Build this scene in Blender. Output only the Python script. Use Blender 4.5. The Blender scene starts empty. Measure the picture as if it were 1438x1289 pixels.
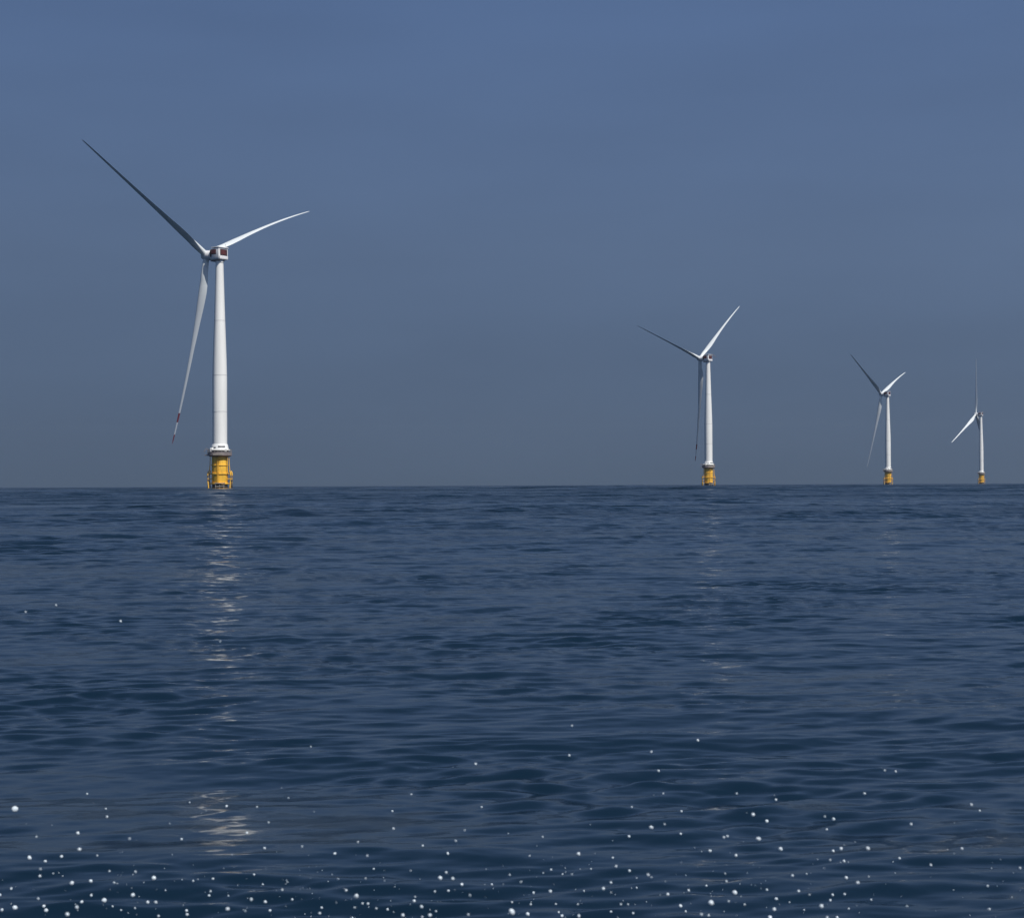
import bpy, bmesh, math, random
import numpy as np
from mathutils import Vector, Matrix
R = math.radians
S = bpy.context.scene
COL = S.collection

# ------------------------------------------------------------------ camera
EYE = 1.1                       # eye height above the water
FPX = 2500.0                    # focal length in pixels of the 1438 px wide photo
PW, PH = 1438.0, 1289.0
cam_d = bpy.data.cameras.new('camera')
cam = bpy.data.objects.new('camera', cam_d)
COL.objects.link(cam)
S.camera = cam
cam_d.sensor_width = 36.0
cam_d.lens = 36.0 * FPX / PW
cam_d.clip_start = 0.05
cam_d.clip_end = 40000
PITCH = math.atan((681.3 - PH / 2) / FPX)
ROLL = R(0.24)
cam.location = (0, 0, EYE)
cam.matrix_world = (Matrix.Translation((0, 0, EYE)) @ Matrix.Rotation(R(90) + PITCH, 4, 'X')
                    @ Matrix.Rotation(-ROLL, 4, 'Z'))
cam_d.dof.use_dof = True
cam_d.dof.focus_distance = 300
cam_d.dof.aperture_fstop = cam_d.lens / 1000 / 0.0024 
# ------------------------------------------------------------------ sky and sun
SUN_EL, SUN_AZ = R(51), R(139)          # azimuth clockwise from +Y: behind the camera, to the right
SKY_LOW, SKY_MID, SKY_TOP = (0.735, 0.672, 0.585), (1.03, 0.97, 0.92), (0.99, 1.02, 1.09)
w = bpy.data.worlds.new('World')
S.world = w
w.use_nodes = True
nt = w.node_tree
bg = nt.nodes['Background']
tc = nt.nodes.new('ShaderNodeTexCoord')
sep = nt.nodes.new('ShaderNodeSeparateXYZ')
nt.links.new(tc.outputs['Generated'], sep.inputs[0])
mz = nt.nodes.new('ShaderNodeMath'); mz.operation = 'MAXIMUM'; mz.inputs[1].default_value = 0
nt.links.new(sep.outputs['Z'], mz.inputs[0])
ma = nt.nodes.new('ShaderNodeMath'); ma.operation = 'MULTIPLY_ADD'
ma.inputs[1].default_value = 0.8; ma.inputs[2].default_value = 0.6
nt.links.new(mz.outputs[0], ma.inputs[0])
cb = nt.nodes.new('ShaderNodeCombineXYZ')
nt.links.new(sep.outputs['X'], cb.inputs[0]); nt.links.new(sep.outputs['Y'], cb.inputs[1]); nt.links.new(ma.outputs[0], cb.inputs[2])
vn = nt.nodes.new('ShaderNodeVectorMath'); vn.operation = 'NORMALIZE'
nt.links.new(cb.outputs[0], vn.inputs[0])
sky = nt.nodes.new('ShaderNodeTexSky')
sky.sky_type = 'NISHITA'
sky.sun_disc = False
sky.sun_elevation = SUN_EL
sky.sun_rotation = SUN_AZ
sky.air_density = 1.0; sky.dust_density = 0.3; sky.ozone_density = 1.0
nt.links.new(vn.outputs[0], sky.inputs[0])
hs = nt.nodes.new('ShaderNodeHueSaturation')
hs.inputs['Saturation'].default_value = 1.0
nt.links.new(sky.outputs[0], hs.inputs['Color'])
tint = nt.nodes.new('ShaderNodeMix'); tint.data_type = 'RGBA'; tint.blend_type = 'MULTIPLY'
tint.inputs['Factor'].default_value = 1
rmp = nt.nodes.new('ShaderNodeValToRGB')                # clear blue above, a duller band of sea air towards the horizon
e = rmp.color_ramp.elements
e[0].position, e[0].color = 0.0, SKY_LOW + (1,)
e[1].position, e[1].color = 0.26, SKY_TOP + (1,)
e.new(0.13).color = SKY_MID + (1,)
e.new(0.55).color = (0.64, 0.72, 0.80, 1)
nt.links.new(mz.outputs[0], rmp.inputs[0])
nt.links.new(rmp.outputs[0], tint.inputs['B'])
nt.links.new(hs.outputs[0], tint.inputs['A'])
nm = nt.nodes.new('ShaderNodeMapping'); nm.inputs['Scale'].default_value = (3, 3, 12)
nt.links.new(tc.outputs['Generated'], nm.inputs[0])
hzn = nt.nodes.new('ShaderNodeTexNoise'); hzn.inputs['Scale'].default_value = 1.6; hzn.inputs['Detail'].default_value = 3
nt.links.new(nm.outputs[0], hzn.inputs['Vector'])
hr = nt.nodes.new('ShaderNodeMapRange')                 # faint uneven veils in the air
hr.inputs['From Min'].default_value = 0.3; hr.inputs['From Max'].default_value = 0.7
hr.inputs['To Min'].default_value = 0.955; hr.inputs['To Max'].default_value = 1.045
nt.links.new(hzn.outputs[0], hr.inputs[0])
vs = nt.nodes.new('ShaderNodeVectorMath'); vs.operation = 'SCALE'
nt.links.new(tint.outputs['Result'], vs.inputs[0]); nt.links.new(hr.outputs[0], vs.inputs['Scale'])
nt.links.new(vs.outputs[0], bg.inputs['Color'])
bg.inputs['Strength'].default_value = 0.10

sun_d = bpy.data.lights.new('sun', 'SUN')
sun_d.energy = 4.7
sun_d.angle = R(0.5)
sun_d.color = (1.0, 0.95, 0.88)
sun = bpy.data.objects.new('sun', sun_d)
COL.objects.link(sun)
sdir = Vector((math.sin(SUN_AZ) * math.cos(SUN_EL), math.cos(SUN_AZ) * math.cos(SUN_EL), math.sin(SUN_EL)))
sun.rotation_euler = sdir.to_track_quat('Z', 'Y').to_euler()
S.view_settings.view_transform = 'Standard'
S.view_settings.look = 'None'
S.view_settings.exposure = 0.0
S.view_settings.gamma = 1.0
S.cycles.max_bounces = 8
S.cycles.volume_bounces = 0
S.cycles.caustics_reflective = False
S.cycles.caustics_refractive = False

# ------------------------------------------------------------------ helpers
def pix_ray(px, py):
    """direction of a photo pixel, used to survey where things stand"""
    d = Vector(((px - PW / 2) / FPX, -(py - PH / 2) / FPX, -1.0))
    return (cam.matrix_world.to_3x3() @ d).normalized()

def tag(o, label=None, cat=None, group=None, kind=None):
    if label: o['label'] = label
    if cat: o['category'] = cat
    if group: o['group'] = group
    if kind: o['kind'] = kind
    return o

def obj(name, bm, mat, parent=None, smooth=35):
    me = bpy.data.meshes.new(name)
    bm.normal_update()
    bm.to_mesh(me)
    bm.free()
    me.materials.append(mat)
    if smooth:
        for p in me.polygons: p.use_smooth = True
        me.set_sharp_from_angle(angle=R(smooth))
    o = bpy.data.objects.new(name, me)
    COL.objects.link(o)
    o.parent = parent
    return o

def box(bm, c, s, M=None, bevel=0.0):
    """box centred at c with full size s, optionally placed by M"""
    v0 = len(bm.verts)
    T = Matrix.Translation(c) @ Matrix.Diagonal((s[0], s[1], s[2], 1))
    if M is not None: T = M @ T
    r = bmesh.ops.create_cube(bm, size=1.0, matrix=T)
    if bevel:
        es = list({e for v in r['verts'] for e in v.link_edges})
        bmesh.ops.bevel(bm, geom=es, offset=bevel, segments=2, affect='EDGES', profile=0.6)

def lathe(bm, prof, seg=48, M=None, caps=True):
    rings = []
    for r, z in prof:
        ring = []
        for k in range(seg):
            a = 2 * math.pi * k / seg
            p = Vector((r * math.cos(a), r * math.sin(a), z))
            ring.append(bm.verts.new(M @ p if M is not None else p))
        rings.append(ring)
    for A, B in zip(rings, rings[1:]):
        for k in range(seg):
            bm.faces.new((A[k], A[(k + 1) % seg], B[(k + 1) % seg], B[k]))
    if caps:
        bm.faces.new(rings[0][::-1]); bm.faces.new(rings[-1])

def tube(bm, pts, r, seg=8):
    pts = [Vector(p) for p in pts]
    rings = []
    for i, p in enumerate(pts):
        t = (pts[min(i + 1, len(pts) - 1)] - pts[max(i - 1, 0)]).normalized()
        a = t.cross(Vector((0, 0, 1)))
        if a.length < 1e-3: a = t.cross(Vector((1, 0, 0)))
        a.normalize(); b = t.cross(a)
        rings.append([bm.verts.new(p + (a * math.cos(2 * math.pi * k / seg) + b * math.sin(2 * math.pi * k / seg)) * r)
                      for k in range(seg)])
    for A, B in zip(rings, rings[1:]):
        for k in range(seg):
            bm.faces.new((A[k], A[(k + 1) % seg], B[(k + 1) % seg], B[k]))
    bm.faces.new(rings[0][::-1]); bm.faces.new(rings[-1])

def ring_tube(bm, rad, z, r, n=48, a0=0, a1=2 * math.pi):
    tube(bm, [(rad * math.cos(a0 + (a1 - a0) * i / n), rad * math.sin(a0 + (a1 - a0) * i / n), z) for i in range(n + 1)], r, 6)

# ------------------------------------------------------------------ materials
def mat(name, col, rough=0.45, var=0.06, scale=0.6, spec=0.5, metallic=0.0, streak=None):
    m = bpy.data.materials.new(name)
    m.use_nodes = True
    t = m.node_tree
    b = t.nodes['Principled BSDF']
    b.inputs['Roughness'].default_value = rough
    b.inputs['Specular IOR Level'].default_value = spec
    b.inputs['Metallic'].default_value = metallic
    co = t.nodes.new('ShaderNodeTexCoord')
    mp = t.nodes.new('ShaderNodeMapping')
    mp.inputs['Scale'].default_value = streak or (1, 1, 1)
    t.links.new(co.outputs['Object'], mp.inputs[0])
    n = t.nodes.new('ShaderNodeTexNoise')
    n.inputs['Scale'].default_value = scale
    n.inputs['Detail'].default_value = 6
    t.links.new(mp.outputs[0], n.inputs['Vector'])
    rp = t.nodes.new('ShaderNodeValToRGB')
    rp.color_ramp.elements[0].position = 0.3
    rp.color_ramp.elements[1].position = 0.7
    rp.color_ramp.elements[0].color = tuple(c * (1 - var) for c in col) + (1,)
    rp.color_ramp.elements[1].color = tuple(min(1, c * (1 + var)) for c in col) + (1,)
    t.links.new(n.outputs[0], rp.inputs[0])
    t.links.new(rp.outputs[0], b.inputs['Base Color'])
    return m

M = {
    'white': mat('white_paint', (0.78, 0.79, 0.77), 0.4, 0.06, 0.35, streak=(1, 1, 0.12)),
    'seam': mat('sealed_joint', (0.55, 0.56, 0.56), 0.5, 0.1, 0.5),
    'blade': mat('blade_gelcoat', (0.68, 0.72, 0.73), 0.4, 0.03, 0.1),
    'yellow': mat('yellow_marine_paint', (0.82, 0.48, 0.05), 0.55, 0.22, 0.7, streak=(1, 1, 0.25)),
    'dark': mat('wet_dark_steel', (0.035, 0.03, 0.025), 0.5, 0.5, 0.8),
    'grey': mat('weathered_grey_steel', (0.21, 0.18, 0.175), 0.6, 0.2, 0.7),
    'galv': mat('galvanised_steel', (0.30, 0.27, 0.23), 0.5, 0.15, 1.0),
    'red': mat('dark_red_panel', (0.13, 0.035, 0.035), 0.5, 0.25, 0.8),
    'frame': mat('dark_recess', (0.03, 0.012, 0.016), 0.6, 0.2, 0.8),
    'nacelle': mat('nacelle_paint', (0.70, 0.70, 0.71), 0.45, 0.05, 0.5),
    'band': mat('red_tip_band', (0.22, 0.03, 0.04), 0.45, 0.1, 0.5),
    'mark': mat('dark_lettering', (0.03, 0.035, 0.05), 0.6, 0.2, 1.0),
}

# ------------------------------------------------------------------ sea
def sea_height(X, Y, D, sp):
    """sum of many short crested wave trains; a train is left out where the sheet is too coarse to carry it"""
    rng = np.random.default_rng(11)
    N = 300
    lam = np.exp(rng.uniform(np.log(0.10), np.log(36.0), N))
    main = R(-78)                                         # travelling towards the camera, slightly to the right
    spread = np.where(lam > 3, 0.32, np.where(lam > 1.0, 0.32, 0.36))
    th = main + rng.normal(0, 1, N) * spread
    ph = rng.uniform(0, 2 * np.pi, N)
    slope = 0.0054 * np.ones(N)
    slope *= np.interp(np.log(lam), np.log([0.10, 0.20, 0.4, 0.8, 2.0, 6.0, 36.0]), SEA_SPEC)
    k = 2 * np.pi / lam
    Z = np.zeros_like(X)
    # patches of livelier and calmer water
    def patch(scale, seed):
        r2 = np.random.default_rng(seed)
        P = np.zeros_like(X)
        for _ in range(7):
            a = r2.uniform(0, 2 * np.pi); kk = 2 * np.pi / (scale * r2.uniform(0.5, 2.6))
            P += 0.75 * np.sin((X * np.cos(a) * 0.6 + Y * np.sin(a)) * kk + r2.uniform(0, 6.28))
        return np.clip(1 + 0.26 * P, 0.55, 1.8)
    P3, P4 = patch(30.0, 5), patch(90.0, 6)
    P13, P23 = patch(2.2, 3) * P3, patch(7.0, 4) * P3
    row = sp.min(axis=1)
    ws = [np.clip(lam[i] / row - 2.0, 0, 1) for i in range(N)]
    res = sum((slope[i] * ws[i]) ** 2 for i in range(N))   # keep the water equally rough where only long waves are left
    boost = np.clip(np.sqrt((slope ** 2).sum() / np.maximum(res, 1e-9)) * np.interp(np.log(D[:, 0]), np.log([9, 40, 400]), [1, 1.8, 2.3]), 1, BOOST)
    for i in range(N):
        rows = np.nonzero(ws[i] > 0)[0]
        if not len(rows): continue
        q = slice(rows[0], rows[-1] + 1)
        wgt = np.clip(lam[i] / sp[q] - 2.0, 0, 1)
        arg = k[i] * (X[q] * np.cos(th[i]) + Y[q] * np.sin(th[i])) + ph[i]
        sn, cs = np.sin(arg), np.cos(arg)
        # crests sharper than troughs, leading faces steeper
        h = sn - 0.10 * (1 - 2 * sn * sn) - 0.54 * sn * cs + 0.06 * (3 * sn - 4 * sn ** 3)
        near_limit = np.exp(-0.5 * (np.log(lam[i] / (3.8 * row[q])) / 1.05) ** 2)   # mostly the shortest waves carried there
        bo = (1 + (boost[q] - 1) * near_limit)[:, None]
        m = P13[q] if lam[i] < 0.7 else (P23[q] if lam[i] < 2.5 else P4[q])
        Z[q] += (slope[i] / k[i]) * wgt * m * bo * h
    return Z

BOOST = 6.5
SEA_SPEC = [1.35, 1.95, 1.35, 0.58, 0.40, 0.36, 0.22]
CHOP = 1.8
FAR = 6000.0
def build_sea():
    rr = [0.4]
    while rr[-1] < FAR:
        d = rr[-1]
        if d < 3.5: st = 0.25
        elif d < 25: st = 0.0033 * d
        elif d < 500: st = 0.0040 * d
        else: st = 0.008 * d
        rr.append(d + st)
    rr = np.array(rr); rr[-1] = FAR
    fine = np.linspace(R(-23), R(23), 1001)
    side = np.linspace(R(23), R(337), 90)[1:-1]
    az = np.concatenate([fine, side])                      # clockwise from +Y
    daz = np.concatenate([np.full(1001, R(46) / 1000), np.full(88, R(314) / 89)])
    nr, na = len(rr), len(az)
    D, A = np.meshgrid(rr, az, indexing='ij')
    X = D * np.sin(A); Y = D * np.cos(A)
    dr = np.gradient(rr)[:, None] * np.ones((1, na))
    sp = np.maximum(dr, D * daz[None, :])
    sp = np.where(D < 3.5, np.maximum(sp, 0.5), sp)
    Z = np.zeros_like(X)
    f = 1001
    Z[:, :f] = sea_height(X[:, :f], Y[:, :f], D[:, :f], sp[:, :f])
    Z[:, f:] = sea_height(X[:, f:], Y[:, f:], D[:, f:], sp[:, f:])
    fade = np.clip((np.log(sp) - np.log(0.08)) / (np.log(2.5) - np.log(0.08)), 0, 1) # how much of the chop the sheet cannot carry
    pr = np.random.default_rng(21)
    gust = np.zeros_like(X)
    for _ in range(16):                                    # long cat's-paws of rougher water
        a, sc = pr.normal(np.pi / 2, 0.35), np.exp(pr.uniform(np.log(14), np.log(300)))
        gust += np.sin((X * np.cos(a) * 0.5 + Y * np.sin(a)) * 2 * np.pi / sc + pr.uniform(0, 6.28))
    fade *= np.clip(0.85 + 0.15 * gust, 0.2, 1.6)
    fade = np.maximum(fade, 0.17)
    co = np.empty((nr * na + 1, 3), dtype=np.float32)
    co[:-1, 0] = X.ravel(); co[:-1, 1] = Y.ravel(); co[:-1, 2] = Z.ravel()
    co[-1] = (0, 0, 0)
    i, j = np.meshgrid(np.arange(nr - 1), np.arange(na), indexing='ij')
    j2 = (j + 1) % na
    q = np.stack([i * na + j, (i + 1) * na + j, (i + 1) * na + j2, i * na + j2], -1).reshape(-1, 4)[:, ::-1]
    c = np.arange(na)
    tri = np.stack([np.full(na, nr * na), (c + 1) % na, c], -1)
    nq, ntr = len(q), len(tri)
    me = bpy.data.meshes.new('sea')
    me.vertices.add(len(co)); me.vertices.foreach_set('co', co.ravel())
    me.loops.add(nq * 4 + ntr * 3)
    me.loops.foreach_set('vertex_index', np.concatenate([q.ravel(), tri.ravel()]).astype(np.int32))
    me.polygons.add(nq + ntr)
    me.polygons.foreach_set('loop_start', np.concatenate([np.arange(nq) * 4, nq * 4 + np.arange(ntr) * 3]).astype(np.int32))
    me.polygons.foreach_set('use_smooth', np.ones(nq + ntr, dtype=bool))
    me.update(calc_edges=True)
    at = me.attributes.new('chop', 'FLOAT', 'POINT')
    at.data.foreach_set('value', np.append(fade.ravel(), 0).astype(np.float32))
    m = bpy.data.materials.new('sea_water')
    m.use_nodes = True
    t = m.node_tree
    b = t.nodes['Principled BSDF']
    b.inputs['Base Color'].default_value = (0.0036, 0.0134, 0.0268, 1)
    b.inputs['Roughness'].default_value = 0.06
    b.inputs['IOR'].default_value = 1.333
    co_ = t.nodes.new('ShaderNodeTexCoord')
    atn = t.nodes.new('ShaderNodeAttribute'); atn.attribute_name = 'chop'
    mr = t.nodes.new('ShaderNodeMapRange')
    mr.inputs['To Min'].default_value = 0.05; mr.inputs['To Max'].default_value = 0.30
    t.links.new(atn.outputs['Fac'], mr.inputs[0]); t.links.new(mr.outputs[0], b.inputs['Roughness'])
    last = None
    geo = t.nodes.new('ShaderNodeNewGeometry')
    nrm = geo.outputs['Normal']
    for sc, amp in ((0.5, CHOP), (3.0, CHOP), (11.0, CHOP * 0.8)):             # chop finer than the sheet, as scattered facet directions
        mp = t.nodes.new('ShaderNodeMapping'); mp.inputs['Scale'].default_value = (0.45, 1, 1)
        t.links.new(co_.outputs['Object'], mp.inputs[0])
        n = t.nodes.new('ShaderNodeTexNoise'); n.inputs['Scale'].default_value = sc
        n.inputs['Detail'].default_value = 2
        t.links.new(mp.outputs[0], n.inputs['Vector'])
        sb = t.nodes.new('ShaderNodeVectorMath'); sb.operation = 'SUBTRACT'; sb.inputs[1].default_value = (0.5, 0.5, 0.5)
        t.links.new(n.outputs['Color'], sb.inputs[0])
        ml = t.nodes.new('ShaderNodeVectorMath'); ml.operation = 'MULTIPLY'; ml.inputs[1].default_value = (amp * 0.7, amp, 0)
        t.links.new(sb.outputs[0], ml.inputs[0])
        sc_ = t.nodes.new('ShaderNodeVectorMath'); sc_.operation = 'SCALE'
        t.links.new(ml.outputs[0], sc_.inputs[0]); t.links.new(atn.outputs['Fac'], sc_.inputs['Scale'])
        ad = t.nodes.new('ShaderNodeVectorMath'); ad.operation = 'ADD'
        t.links.new(nrm, ad.inputs[0]); t.links.new(sc_.outputs[0], ad.inputs[1])
        nrm = ad.outputs[0]
    nz = t.nodes.new('ShaderNodeVectorMath'); nz.operation = 'NORMALIZE'
    t.links.new(nrm, nz.inputs[0])
    for sc, dist, asp in ((0.8, 0.02, (0.5, 1, 1)), (5.0, 0.0055, (0.35, 1, 1)), (17.0, 0.0014, (0.4, 1, 1))):
        mp = t.nodes.new('ShaderNodeMapping'); mp.inputs['Scale'].default_value = asp
        t.links.new(co_.outputs['Object'], mp.inputs[0])
        n = t.nodes.new('ShaderNodeTexNoise'); n.inputs['Scale'].default_value = sc
        n.inputs['Detail'].default_value = 2.5
        t.links.new(mp.outputs[0], n.inputs['Vector'])
        bp = t.nodes.new('ShaderNodeBump'); bp.inputs['Distance'].default_value = dist
        bp.inputs['Strength'].default_value = 1.0
        t.links.new(n.outputs[0], bp.inputs['Height'])
        t.links.new(last.outputs[0] if last else nz.outputs[0], bp.inputs['Normal'])
        last = bp
    t.links.new(last.outputs[0], b.inputs['Normal'])
    me.materials.append(m)
    o = bpy.data.objects.new('sea', me)
    COL.objects.link(o)
    tag(o, 'dark navy blue sea rippled by small wind waves out to the horizon', 'sea', kind='structure')
build_sea()

# ------------------------------------------------------------------ wind turbines
TILT = R(4.82); BLADE = 89.0; CONE = 8.6; OVERHANG = 8.18; HUB_Z = 108.94; SAG = 8.67; PREBEND = 4.2

def airfoil(n=18):
    """closed unit section, chord along x from 0 (leading) to 1 (trailing), thickness +-0.5"""
    pts = []
    for k in range(2 * n):
        a = 2 * math.pi * k / (2 * n)
        x = 0.5 + 0.5 * math.cos(a)
        y = 5 * (0.2969 * math.sqrt(x) - 0.1260 * x - 0.3516 * x * x + 0.2843 * x ** 3 - 0.1036 * x ** 4)
        y = max(y, 0.012)
        pts.append((x, (y if a < math.pi else -y)))
    return pts
AF = airfoil()

def blade_stations(d, n, t, c):
    """positions and sections from root to tip; d span, n upwind (leading edge), t across, c = |cos| of the rotor angle"""
    st = []
    for i in range(61):
        s = (i / 60) ** 1.0
        r = 1.6 + (BLADE - 1.6) * s
        q = r / BLADE
        p = d * r + n * (CONE * (0.8 * q + 0.2 * q * q)) - Vector((0, 0, 1)) * SAG * c * (0.6 * q + 0.4 * q ** 2.2) + t * PREBEND * (q * q - q)
        ch = np.interp(q, [0, 0.03, 0.08, 0.14, 0.2, 0.26, 0.35, 0.5, 0.7, 0.88, 0.96, 0.99, 1.0],
                       [2.9, 2.9, 3.3, 4.4, 5.0, 4.7, 3.7, 2.5, 1.7, 1.15, 0.85, 0.55, 0.2])
        th = np.interp(q, [0, 0.03, 0.08, 0.14, 0.2, 0.3, 0.5, 0.8, 1.0], [1.0, 1.0, 0.82, 0.52, 0.38, 0.29, 0.23, 0.19, 0.16])
        tw = R(np.interp(q, [0, 0.1, 0.25, 0.5, 0.8, 1], [14, 13, 9, 4.5, 1, 0]))
        rd = float(np.interp(q, [0, 0.03, 0.14, 1], [1, 1, 0, 0]))
        st.append((p, float(ch), float(th), tw, rd))
    return st

def blade_mesh(bm, st, n, t, i0, i1, grow=0.0):
    rings = []
    m = len(AF)
    for p, ch, th, tw, rd in st[i0:i1 + 1]:
        ring = []
        cx = n * math.cos(tw) + t * math.sin(tw)
        cy = -n * math.sin(tw) + t * math.cos(tw)
        for k, (x, y) in enumerate(AF):
            a = 2 * math.pi * k / m
            ax, ay = (0.32 - x) * ch, y * th * ch
            bx, by = -0.5 * math.cos(a) * ch, 0.5 * math.sin(a) * ch
            e = p + cx * (ax * (1 - rd) + bx * rd) + cy * (ay * (1 - rd) + by * rd)
            if grow: e = e + (e - p).normalized() * grow
            ring.append(bm.verts.new(e))
        rings.append(ring)
    for A_, B_ in zip(rings, rings[1:]):
        for k in range(m):
            bm.faces.new((A_[k], A_[(k + 1) % m], B_[(k + 1) % m], B_[k]))
    bm.faces.new(rings[0][::-1]); bm.faces.new(rings[-1])
    bmesh.ops.recalc_face_normals(bm, faces=bm.faces)

def make_turbine(label, px, dist, yaw, th0, face, bands, mast, pitch):
    """face: turns the fixed steelwork so that its ladder side looks at the boat"""
    X = (px - PW / 2) / FPX * dist
    root = bpy.data.objects.new('wind_turbine', None)
    COL.objects.link(root)
    root.location = (X, dist, 0)
    tag(root, label, 'wind turbine', 'offshore wind turbines standing in a row')
    Rz = Matrix.Rotation(face, 4, 'Z')                    # local -Y looks at the boat
    # --- foundation
    bm = bmesh.new()
    lathe(bm, [(3.6, -3), (3.6, 2.1), (3.5, 2.3)], 48)
    obj('monopile', bm, M['dark'], root)
    bm = bmesh.new()
    lathe(bm, [(3.62, 2.1), (3.7, 2.3), (3.7, 14.6), (3.7, 14.9)], 64)
    tp = obj('transition_piece', bm, M['yellow'], root)
    for z, ro, hh in ((11.1, 4.0, 0.3), (2.55, 4.1, 0.35)):
        bm = bmesh.new()
        lathe(bm, [(3.705, z - hh), (ro, z - hh), (ro, z + hh * .6), (3.705, z + hh * .6)], 64, caps=False)
        obj('ring_flange', bm, M['yellow'], tp)
    # gallery beam that carries the fenders
    bm = bmesh.new()
    lathe(bm, [(3.71, 6.8), (4.15, 6.8), (4.15, 7.35), (3.71, 7.35)], 64, caps=False)
    for s in (-1, 1):
        box(bm, (s * 4.75, -0.9, 7.1), (1.7, 0.5, 0.5), Rz, 0.05)
        box(bm, (s * 4.75, 1.1, 7.1), (1.7, 0.5, 0.5), Rz, 0.05)
    obj('gallery_beam', bm, M['yellow'], tp)
    # boat landings left and right: bowed fender tubes with cross ties
    for s in (-1, 1):
        bm = bmesh.new()
        for yy in (-1.1, 1.3):
            pts = [(s * 4.9, yy, 8.3), (s * 5.45, yy, 7.6), (s * 5.55, yy, 6.2), (s * 5.5, yy, 3.5), (s * 5.3, yy, 1.9), (s * 5.0, yy, -2)]
            tube(bm, [Rz @ Vector(p) for p in pts], 0.27)
            for z in (4.6, 2.4):
                tube(bm, [Rz @ Vector((s * 3.6, yy * .8, z)), Rz @ Vector((s * 5.45, yy, z))], 0.2)
        for z in np.arange(0.8, 7.6, 0.6):
            tube(bm, [Rz @ Vector((s * 5.45, -1.1, z)), Rz @ Vector((s * 5.45, 1.3, z))], 0.07, 6)
        obj('boat_landing', bm, M['yellow'], tp)
        bm = bmesh.new()
        tube(bm, [Rz @ Vector(p) for p in [(s * 4.55, -0.4, 14.9), (s * 4.7, -0.4, 11), (s * 5.0, -0.4, 8.4)]], 0.16)
        tube(bm, [Rz @ Vector(p) for p in [(s * 4.2, -1.6, 14.9), (s * 4.35, -1.5, 7.3)]], 0.12)
        obj('cable_pipe', bm, M['yellow'], tp)
        bm = bmesh.new()
        tube(bm, [Rz @ Vector(p) for p in [(s * 5.75, 0.2, 4.0), (s * 5.8, 0.2, 1.5), (s * 5.6, 0.2, -2)]], 0.33)
        obj('fender', bm, M['dark'], tp)
    # ladder down the front
    bm = bmesh.new()
    for xx in (0.15, 0.85):
        tube(bm, [Rz @ Vector((xx, -4.25, 14.9)), Rz @ Vector((xx, -4.3, 2.6))], 0.09, 6)
    for z in np.arange(3, 14.8, 0.4):
        tube(bm, [Rz @ Vector((0.15, -4.27, z)), Rz @ Vector((0.85, -4.27, z))], 0.045, 5)
    for z in (4.5, 9, 13):
        tube(bm, [Rz @ Vector((0.5, -3.6, z)), Rz @ Vector((0.5, -4.3, z))], 0.08, 6)
    obj('ladder', bm, M['yellow'], tp)
    # rusty lower walkway under the yellow part
    bm = bmesh.new()
    box(bm, (1.5, -4.4, 2.55), (4.8, 1.2, 0.45), Rz, 0.05)
    for xx in (-0.6, 1.4, 3.4):
        tube(bm, [Rz @ Vector((xx, -4.6, 2.4)), Rz @ Vector((xx - .15, -4.2, -2))], 0.2)
    tube(bm, [Rz @ Vector((-0.8, -4.5, 0.9)), Rz @ Vector((3.6, -4.5, 1.3))], 0.25)
    obj('lower_walkway', bm, M['galv'], tp)
    # --- work platform
    bm = bmesh.new()
    lathe(bm, [(3.75, 14.9), (4.6, 15.0), (5.3, 15.35), (5.55, 15.5), (5.55, 17.0), (5.35, 17.0), (5.35, 16.4), (3.45, 16.4)], 48, caps=False)
    pf = obj('work_platform', bm, M['grey'], root)
    bm = bmesh.new()
    for z in (17.35, 17.85, 18.3): ring_tube(bm, 5.45, z, 0.05, 40)
    for k in range(20):
        a = k / 20 * 2 * math.pi
        tube(bm, [(5.45 * math.cos(a), 5.45 * math.sin(a), 16.9), (5.45 * math.cos(a), 5.45 * math.sin(a), 18.3)], 0.06, 5)
    obj('railing', bm, M['galv'], pf)
    bm = bmesh.new()
    box(bm, (0.9, -5.6, 15.95), (4.8, 0.18, 0.8), Rz, 0.03)
    obj('toe_board', bm, M['galv'], pf)
    bm = bmesh.new()
    lathe(bm, [(3.45, 16.41), (4.55, 16.42), (4.5, 17.2), (3.9, 17.9)], 48)
    obj('support_collar', bm, M['mark'], pf)
    bm = bmesh.new()                                       # crane and its outrigger on the left
    box(bm, (-6.0, -0.3, 15.7), (2.0, 1.5, 0.5), Rz, 0.05)
    tube(bm, [Rz @ Vector(p) for p in [(-5.7, -0.3, 15.8), (-5.7, -0.3, 18.6)]], 0.2)
    tube(bm, [Rz @ Vector(p) for p in [(-5.7, -0.3, 18.4), (-6.4, -0.6, 18.9), (-7.4, -1.0, 17.2)]], 0.14)
    obj('davit_crane', bm, M['grey'], pf)
    for (xx, yy, sx, sz) in ((-2.9, -3.3, 1.1, 1.9), (3.7, -2.7, 0.9, 1.3), (-4.2, 0.5, 1.0, 1.6)):
        bm = bmesh.new()
        box(bm, (xx, yy, 17.2 + sz / 2), (sx, 0.8, sz), Rz, 0.04)
        obj('equipment_cabinet', bm, M['white'], pf)
    # --- tower
    bm = bmesh.new()
    lathe(bm, [(4.75, 17.9), (4.75, 18.15), (4.1, 18.6), (3.75, 20.4), (3.42, 20.9), (3.4, 22)] +
          [(3.4, 34), (3.38, 34.0), (3.38, 52), (3.2, 60), (2.95, 68), (2.6, 78), (2.3, 88), (2.02, 98), (1.82, 105.2)], 72)
    tw = obj('tower', bm, M['white'], root, 25)
    for z, r in ((36.0, 3.39), (53.0, 3.36), (78.5, 2.59)):
        bm = bmesh.new()
        lathe(bm, [(r - .05, z - .12), (r + .05, z - .12), (r + .05, z + .12), (r - .05, z + .12)], 72, caps=False)
        obj('flange_seam', bm, M['seam'], tw)
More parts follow.
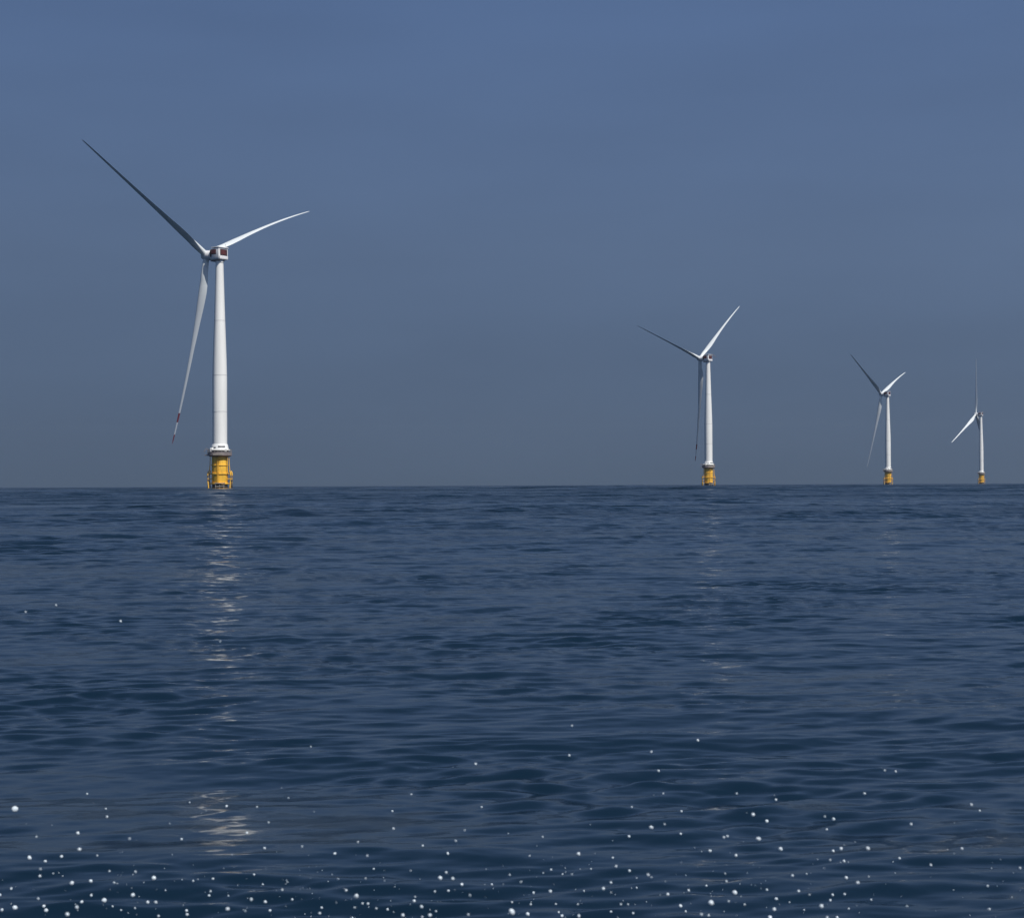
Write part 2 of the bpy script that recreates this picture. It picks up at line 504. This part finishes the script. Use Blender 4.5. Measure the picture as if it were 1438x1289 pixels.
    # markings round the tower foot: a logo spot with a short line, and a block of lettering
    bm = bmesh.new()
    def patch(a0, a1, z0, z1):
        rad = lambda z: float(np.interp(z, [18.6, 20.4, 20.9], [4.1, 3.75, 3.42])) + 0.03
        m = 6
        vs = [[bm.verts.new(Rz @ Vector((rad(z) * math.sin(a0 + (a1 - a0) * k / m), -rad(z) * math.cos(a0 + (a1 - a0) * k / m), z)))
               for k in range(m + 1)] for z in (z0, z1)]
        for k in range(m):
            bm.faces.new((vs[0][k], vs[0][k + 1], vs[1][k + 1], vs[1][k]))
    patch(R(-44), R(-32), 19.5, 20.75)
    obj('logo', bm, M['mark'], tw, 0)
    bm = bmesh.new()
    patch(R(-27), R(-9), 18.85, 19.45)
    obj('underline', bm, M['mark'], tw, 0)
    bm = bmesh.new()
    for k in range(6): patch(R(6 + k * 8.5), R(6 + k * 8.5 + 7.2), 19.15, 20.0)
    obj('lettering', bm, M['mark'], tw, 0)
    # --- nacelle
    n = Vector((-math.sin(yaw) * math.cos(TILT), math.cos(yaw) * math.cos(TILT), math.sin(TILT)))
    u = Vector((math.cos(yaw), math.sin(yaw), 0))
    v = u.cross(n)
    zc = 109.55
    NM = Matrix.Translation((0, 0, zc)) @ Matrix((( u.x, n.x, 0, 0), (u.y, n.y, 0, 0), (0, 0, 1, 0), (0, 0, 0, 1)))
    bm = bmesh.new()                                       # local x across, y upwind
    lathe(bm, [(1.7, 105.2), (1.7, 105.6), (1.95, 105.65), (1.95, 106.2), (1.75, 106.25), (1.75, 106.9)], 48)
    obj('yaw_collar', bm, M['white'], root)
    sec = [(-2.3, -2.7, 2.75, 3.15), (-2.1, -2.75, 2.8, 3.2), (1.6, -2.75, 2.75, 3.2), (3.0, -2.7, 2.3, 2.9), (4.2, -2.4, 1.9, 2.2)]
    bm = bmesh.new()
    rings = []
    for y, z0, z1, hw in sec:
        ring = []
        for k in range(32):
            a = 2 * math.pi * k / 32
            ca, sa = math.cos(a), math.sin(a)
            x = hw * math.copysign(abs(ca) ** 0.22, ca)
            z = (z0 + z1) / 2 + (z1 - z0) / 2 * math.copysign(abs(sa) ** 0.22, sa)
            if z < 0: x *= 1 - 0.10 * min(1, -z / 2.7)
            ring.append(bm.verts.new(NM @ Vector((x, y, z))))
        rings.append(ring)
    for A_, B_ in zip(rings, rings[1:]):
        for k in range(32):
            bm.faces.new((A_[k], A_[(k + 1) % 32], B_[(k + 1) % 32], B_[k]))
    bm.faces.new(rings[0][::-1]); bm.faces.new(rings[-1])
    bmesh.ops.recalc_face_normals(bm, faces=bm.faces)
    nc = obj('nacelle', bm, M['nacelle'], root, 40)
    bm = bmesh.new()
    box(bm, (0, -0.2, 3.0), (6.7, 5.0, 0.4), NM, 0.1)
    obj('roof_deck', bm, M['nacelle'], nc)
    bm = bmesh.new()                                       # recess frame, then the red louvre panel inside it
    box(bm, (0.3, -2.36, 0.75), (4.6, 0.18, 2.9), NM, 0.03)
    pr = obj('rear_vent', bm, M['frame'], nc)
    bm = bmesh.new()
    for k in range(6): box(bm, (0.1, -2.5, -0.15 + k * 0.36), (3.6, 0.14, 0.27), NM, 0.02)
    obj('louvre', bm, M['red'], pr)
    for s in (-1, 1):
        bm = bmesh.new()
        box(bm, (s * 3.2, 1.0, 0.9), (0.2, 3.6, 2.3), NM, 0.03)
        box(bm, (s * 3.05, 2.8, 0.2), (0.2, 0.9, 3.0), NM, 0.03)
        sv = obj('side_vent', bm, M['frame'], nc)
        bm = bmesh.new()
        for k in range(4): box(bm, (s * 3.32, 0.9, 0.25 + k * 0.45), (0.1, 3.0, 0.32), NM, 0.02)
        obj('louvre', bm, M['red'], sv)
    bm = bmesh.new()
    box(bm, (0, -2.55, -1.75), (5.6, 0.6, 1.5), NM, 0.2)
    obj('rear_sill', bm, M['nacelle'], nc)
    bm = bmesh.new()
    box(bm, (0, 1.2, -2.95), (4.2, 5.2, 0.7), NM, 0.2)
    obj('bedplate', bm, M['grey'], nc)
    if mast:
        bm = bmesh.new()
        tube(bm, [NM @ Vector(p) for p in [(1.5, -2.2, 3.1), (2.2, -3.2, 3.3), (5.2, -5.0, 0.9)]], 0.22, 6)
        obj('hoist_arm', bm, M['grey'], nc)
    else:
        bm = bmesh.new()
        tube(bm, [NM @ Vector(p) for p in [(1.8, -2.0, 3.1), (1.8, -2.0, 4.6)]], 0.06, 5)
        tube(bm, [NM @ Vector(p) for p in [(1.3, -2.0, 4.4), (2.3, -2.0, 4.4)]], 0.05, 5)
        obj('weather_mast', bm, M['galv'], nc)
    # --- rotor
    hubc = Vector((0, 0, HUB_Z)) + n * OVERHANG
    HM = Matrix.Translation(hubc) @ n.to_track_quat('Z', 'Y').to_matrix().to_4x4()
    bm = bmesh.new()
    lathe(bm, [(2.0, -4.4), (2.2, -2.4), (2.3, -1.9), (2.35, 0), (2.2, 1.2), (1.8, 2.2), (1.1, 2.9), (0.25, 3.2)], 40, HM)
    obj('hub', bm, M['nacelle'], root)
    for k in range(3):
        a = th0 - k * 2 * math.pi / 3
        d = u * math.cos(a) + v * math.sin(a)
        t = n.cross(d).normalized()
        st = [(hubc + p, ch, th, tw_ + pitch, rd) for p, ch, th, tw_, rd in blade_stations(d, n, t, abs(math.cos(a)))]
        bm = bmesh.new()
        blade_mesh(bm, st, n, t, 0, 60)
        b = obj('blade', bm, M['blade'], root, 50)
        if k in bands:
            for i0, i1 in ((50, 53), (57, 60)):
                bm = bmesh.new()
                blade_mesh(bm, st, n, t, i0, i1, 0.03)
                obj('tip_band', bm, M['band'], b, 50)
    return root

YAW0 = 53.9
make_turbine('nearest and tallest white wind turbine, yellow base, two dark red panels on its nacelle',
             308.7, 831, R(YAW0 + 2.1), R(145.7), R(-9.3), (2,), False, R(-9))
make_turbine('mid-distance white wind turbine alone right of centre, one blade hanging straight down beside its tower',
             995, 1530, R(YAW0 - 4.16), R(159.7), R(6), (2,), True, R(-3))
make_turbine('small distant white wind turbine, third from the left, standing left of the smallest one',
             1247, 2153, R(YAW0 - 1.1), R(145.2), R(12), (), False, R(-15))
make_turbine('smallest, farthest white wind turbine near the right edge, one blade slanting down left',
             1378, 2796, R(YAW0 + 3.1), R(205.7), R(15), (), True, R(19))

# ------------------------------------------------------------------ spray drops thrown up by the boat
wd = bpy.data.materials.new('painted_glint_white')  # pale opaque colour painted in for the light that clear drops catch
wd.use_nodes = True
b = wd.node_tree.nodes['Principled BSDF']
b.inputs['Base Color'].default_value = (0.80, 0.86, 0.90, 1)
b.inputs['Roughness'].default_value = 0.15
b.inputs['IOR'].default_value = 1.333
b.inputs['Subsurface Weight'].default_value = 0.6
b.inputs['Subsurface Radius'].default_value = (0.01, 0.01, 0.01)
n_ = wd.node_tree.nodes.new('ShaderNodeTexNoise'); n_.inputs['Scale'].default_value = 1.2
rp = wd.node_tree.nodes.new('ShaderNodeValToRGB')
rp.color_ramp.elements[0].color = (0.42, 0.50, 0.56, 1); rp.color_ramp.elements[1].color = (0.72, 0.78, 0.82, 1)
tcw = wd.node_tree.nodes.new('ShaderNodeTexCoord')
wd.node_tree.links.new(tcw.outputs['Object'], n_.inputs['Vector'])
wd.node_tree.links.new(n_.outputs[0], rp.inputs[0])
wd.node_tree.links.new(rp.outputs[0], b.inputs['Base Color'])

C4 = "59,535,14 352,473,6 427,533,5 432,565,6 314,632,9 320,697,9 118,731,9 248,726,8 183,745,7 163,776,5 161,805,7 289,833,9 366,825,8 442,785,5 547,787,5 461,831,5 621,813,10 536,881,9 596,910,8 629,910,6 420,904,12 330,909,7 310,931,8 368,883,6 154,896,5 60,933,10 186,943,10 177,926,7 272,959,10 8,942,7 0,881,6 545,934,5 523,654,5 733,656,6 997,631,6 1068,692,5 1220,685,4 1352,714,6 1026,798,5 1061,838,5 1140,860,5 1160,828,4 1365,817,5 844,883,6 850,866,5 1015,899,6 1071,909,7 1180,899,6 1090,944,6 919,938,10 753,944,6 755,960,6 780,824,5 860,815,4 1397,862,5 1435,887,10 1299,932,6 1291,955,6 1255,282,4 1165,489,4 1038,526,4 915,523,5 1085,588,4 766,507,4 147,646,4 215,794,4 393,722,4 45,855,5 489,942,4 455,927,4 640,966,5 922,884,4 668,862,4 990,945,4"
C5 = "563,367,7 957,331,6 1302,316,5 1332,396,6 968,207,5 1352,491,5 588,548,6 1220,548,5 212,565,5 292,495,4 217,639,6 1301,634,8 1208,671,7 845,673,5 1428,566,6 1425,661,6 1358,620,5 517,645,4 479,690,5 446,743,6 107,752,5 68,695,5 340,711,5 996,745,9 1140,761,5 1153,797,7 1210,816,6 1288,833,6 1302,843,4 1132,865,7 1100,891,8 1240,846,4 1240,887,5 880,811,5 790,753,4 706,833,5 753,863,5 413,847,12 466,849,9 439,823,6 505,874,8 631,873,5 391,903,6 448,900,6 539,919,6 304,943,8 308,925,5 335,967,8 192,978,6 61,923,11 18,899,6 87,953,7 110,955,6 257,1003,9 370,1003,10 396,986,5 532,1000,6 714,990,14 781,998,9 806,908,7 877,902,8 716,948,5 795,957,5 900,956,5 926,1005,7 997,1006,7 912,990,5 1371,915,8 1424,964,9 1174,956,5 1204,957,5 1225,994,5 1132,988,5 993,957,5 134,808,5 100,848,4 289,815,4 145,974,5 54,970,5 1048,808,4 847,825,4 968,830,4 928,830,4 1018,899,4 1133,907,4 45,1013,5 338,1010,5"
C6 = "115,258,6 339,559,10 394,586,9 432,499,6 791,474,7 630,567,5 665,577,8 638,619,6 235,647,6 221,651,5 361,657,9 164,706,7 269,725,7 450,698,9 664,707,7 696,697,7 804,696,9 652,743,5 708,748,7 717,815,9 763,835,8 979,598,6 933,736,7 1060,763,6 1186,697,7 499,806,6 524,869,6 568,883,4 395,863,5 264,875,11 168,917,12 78,866,6 433,901,9 425,943,9 615,931,9 662,884,7 652,906,6 710,882,7 818,904,6 727,940,5 680,976,7 640,976,6 408,976,9 66,951,6 129,964,6 159,967,6 240,910,5 487,914,4 1297,942,6 1290,848,5 1421,775,5 873,380,5 917,385,5 1224,519,6 1258,543,5 273,474,5 231,829,5 150,847,5 226,798,4 964,930,4 305,923,4 546,945,4 556,799,4 808,810,4"
C3 = "226,546,5 103,573,4 487,611,6 889,692,4"
drops = []
for txt, sc, ox, oy in ((C4, .3477, 0, 950), (C5, .3338, 480, 950), (C6, .3463, 940, 950), (C3, .3477, 0, 660)):
    for tok in txt.split():
        x, y, r = map(float, tok.split(','))
        drops.append((ox + x * sc, oy + y * sc, r * sc))
rnd = random.Random(5)
def drop_mesh(seed):
    bm = bmesh.new()
    bmesh.ops.create_icosphere(bm, subdivisions=3, radius=1.0)
    r2 = random.Random(seed)
    ax = Vector((r2.uniform(-1, 1), r2.uniform(-1, 1), r2.uniform(-1, 1))).normalized()
    k = r2.uniform(0.05, 0.3)
    a2 = Vector((r2.uniform(-1, 1), r2.uniform(-1, 1), r2.uniform(-1, 1))).normalized()
    for v in bm.verts:
        d = v.co.dot(ax)
        v.co += ax * d * k + a2 * 0.10 * (v.co.dot(a2) ** 2) 
        v.co *= 1 + 0.05 * math.sin(4 * v.co.x + seed) * math.cos(3 * v.co.z)
    bm.normal_update()
    me = bpy.data.meshes.new('water_drop')
    bm.to_mesh(me); bm.free()
    for p in me.polygons: p.use_smooth = True
    me.materials.append(wd)
    return me
DM = [drop_mesh(i) for i in range(8)]
special = {}
def drop_label(x, y, r):
    side = 'left third' if x < 479 else ('middle third' if x < 959 else 'right third')
    hi = 'high over' if y < 1080 else ('low over' if y > 1200 else 'hovering over')
    size = 'large' if r >= 2.9 else ('medium' if r >= 2.0 else 'tiny')
    return '%s white spray drop %s the dark waves in the %s of the photo' % (size, hi, side)
for i, (x, y, r) in enumerate(drops):
    dist = rnd.uniform(1.7, 3.0)
    p = Vector((0, 0, EYE)) + pix_ray(x, y) * dist
    o = bpy.data.objects.new('water_drop', DM[i % 8])
    COL.objects.link(o)
    o.location = p
    s = r * dist / FPX * rnd.uniform(0.68, 0.9)
    o.scale = (s, s, s)
    o.rotation_euler = (rnd.uniform(0, 6), rnd.uniform(0, 6), rnd.uniform(0, 6))
    tag(o, drop_label(x, y, r), 'water drop', 'spray drops flying over the water')
# the finest spray, too small and too many to count
bm = bmesh.new()
for _ in range(300):
    x = rnd.uniform(-10, 1448)
    y = 1289 - abs(rnd.gauss(0, 75)) + rnd.uniform(-5, 10)
    if rnd.random() < 0.45:
        x = rnd.gauss(rnd.choice([200, 330, 420, 560, 800, 1010]), 45); y = rnd.uniform(1215, 1292)
    dist = rnd.uniform(1.8, 3.6)
    p = Vector((0, 0, EYE)) + pix_ray(x, y) * dist
    r = rnd.choice([.3, .35, .4, .5, .6, .75]) * dist / FPX
    bmesh.ops.create_icosphere(bm, subdivisions=1, radius=r, matrix=Matrix.Translation(p))
tag(obj('spray_mist', bm, wd), 'finest pale specks of spray scattered low over the nearest waves', 'spray', kind='stuff')

# ------------------------------------------------------------------ air
bm = bmesh.new()
box(bm, (0, 0, 101), (2 * FAR + 120, 2 * FAR + 120, 206))
hz = bpy.data.materials.new('sea_haze')
hz.use_nodes = True
t = hz.node_tree
t.nodes.remove(t.nodes['Principled BSDF'])
pv = t.nodes.new('ShaderNodeVolumePrincipled')
pv.inputs['Color'].default_value = (0.72, 0.80, 0.90, 1)
pv.inputs['Density'].default_value = 6e-5
pv.inputs['Anisotropy'].default_value = 0.55
t.links.new(pv.outputs[0], t.nodes['Material Output'].inputs['Volume'])
o = obj('haze', bm, hz, None, 0)
tag(o, 'thin blue sea haze that pales the far turbines', 'haze', kind='stuff')
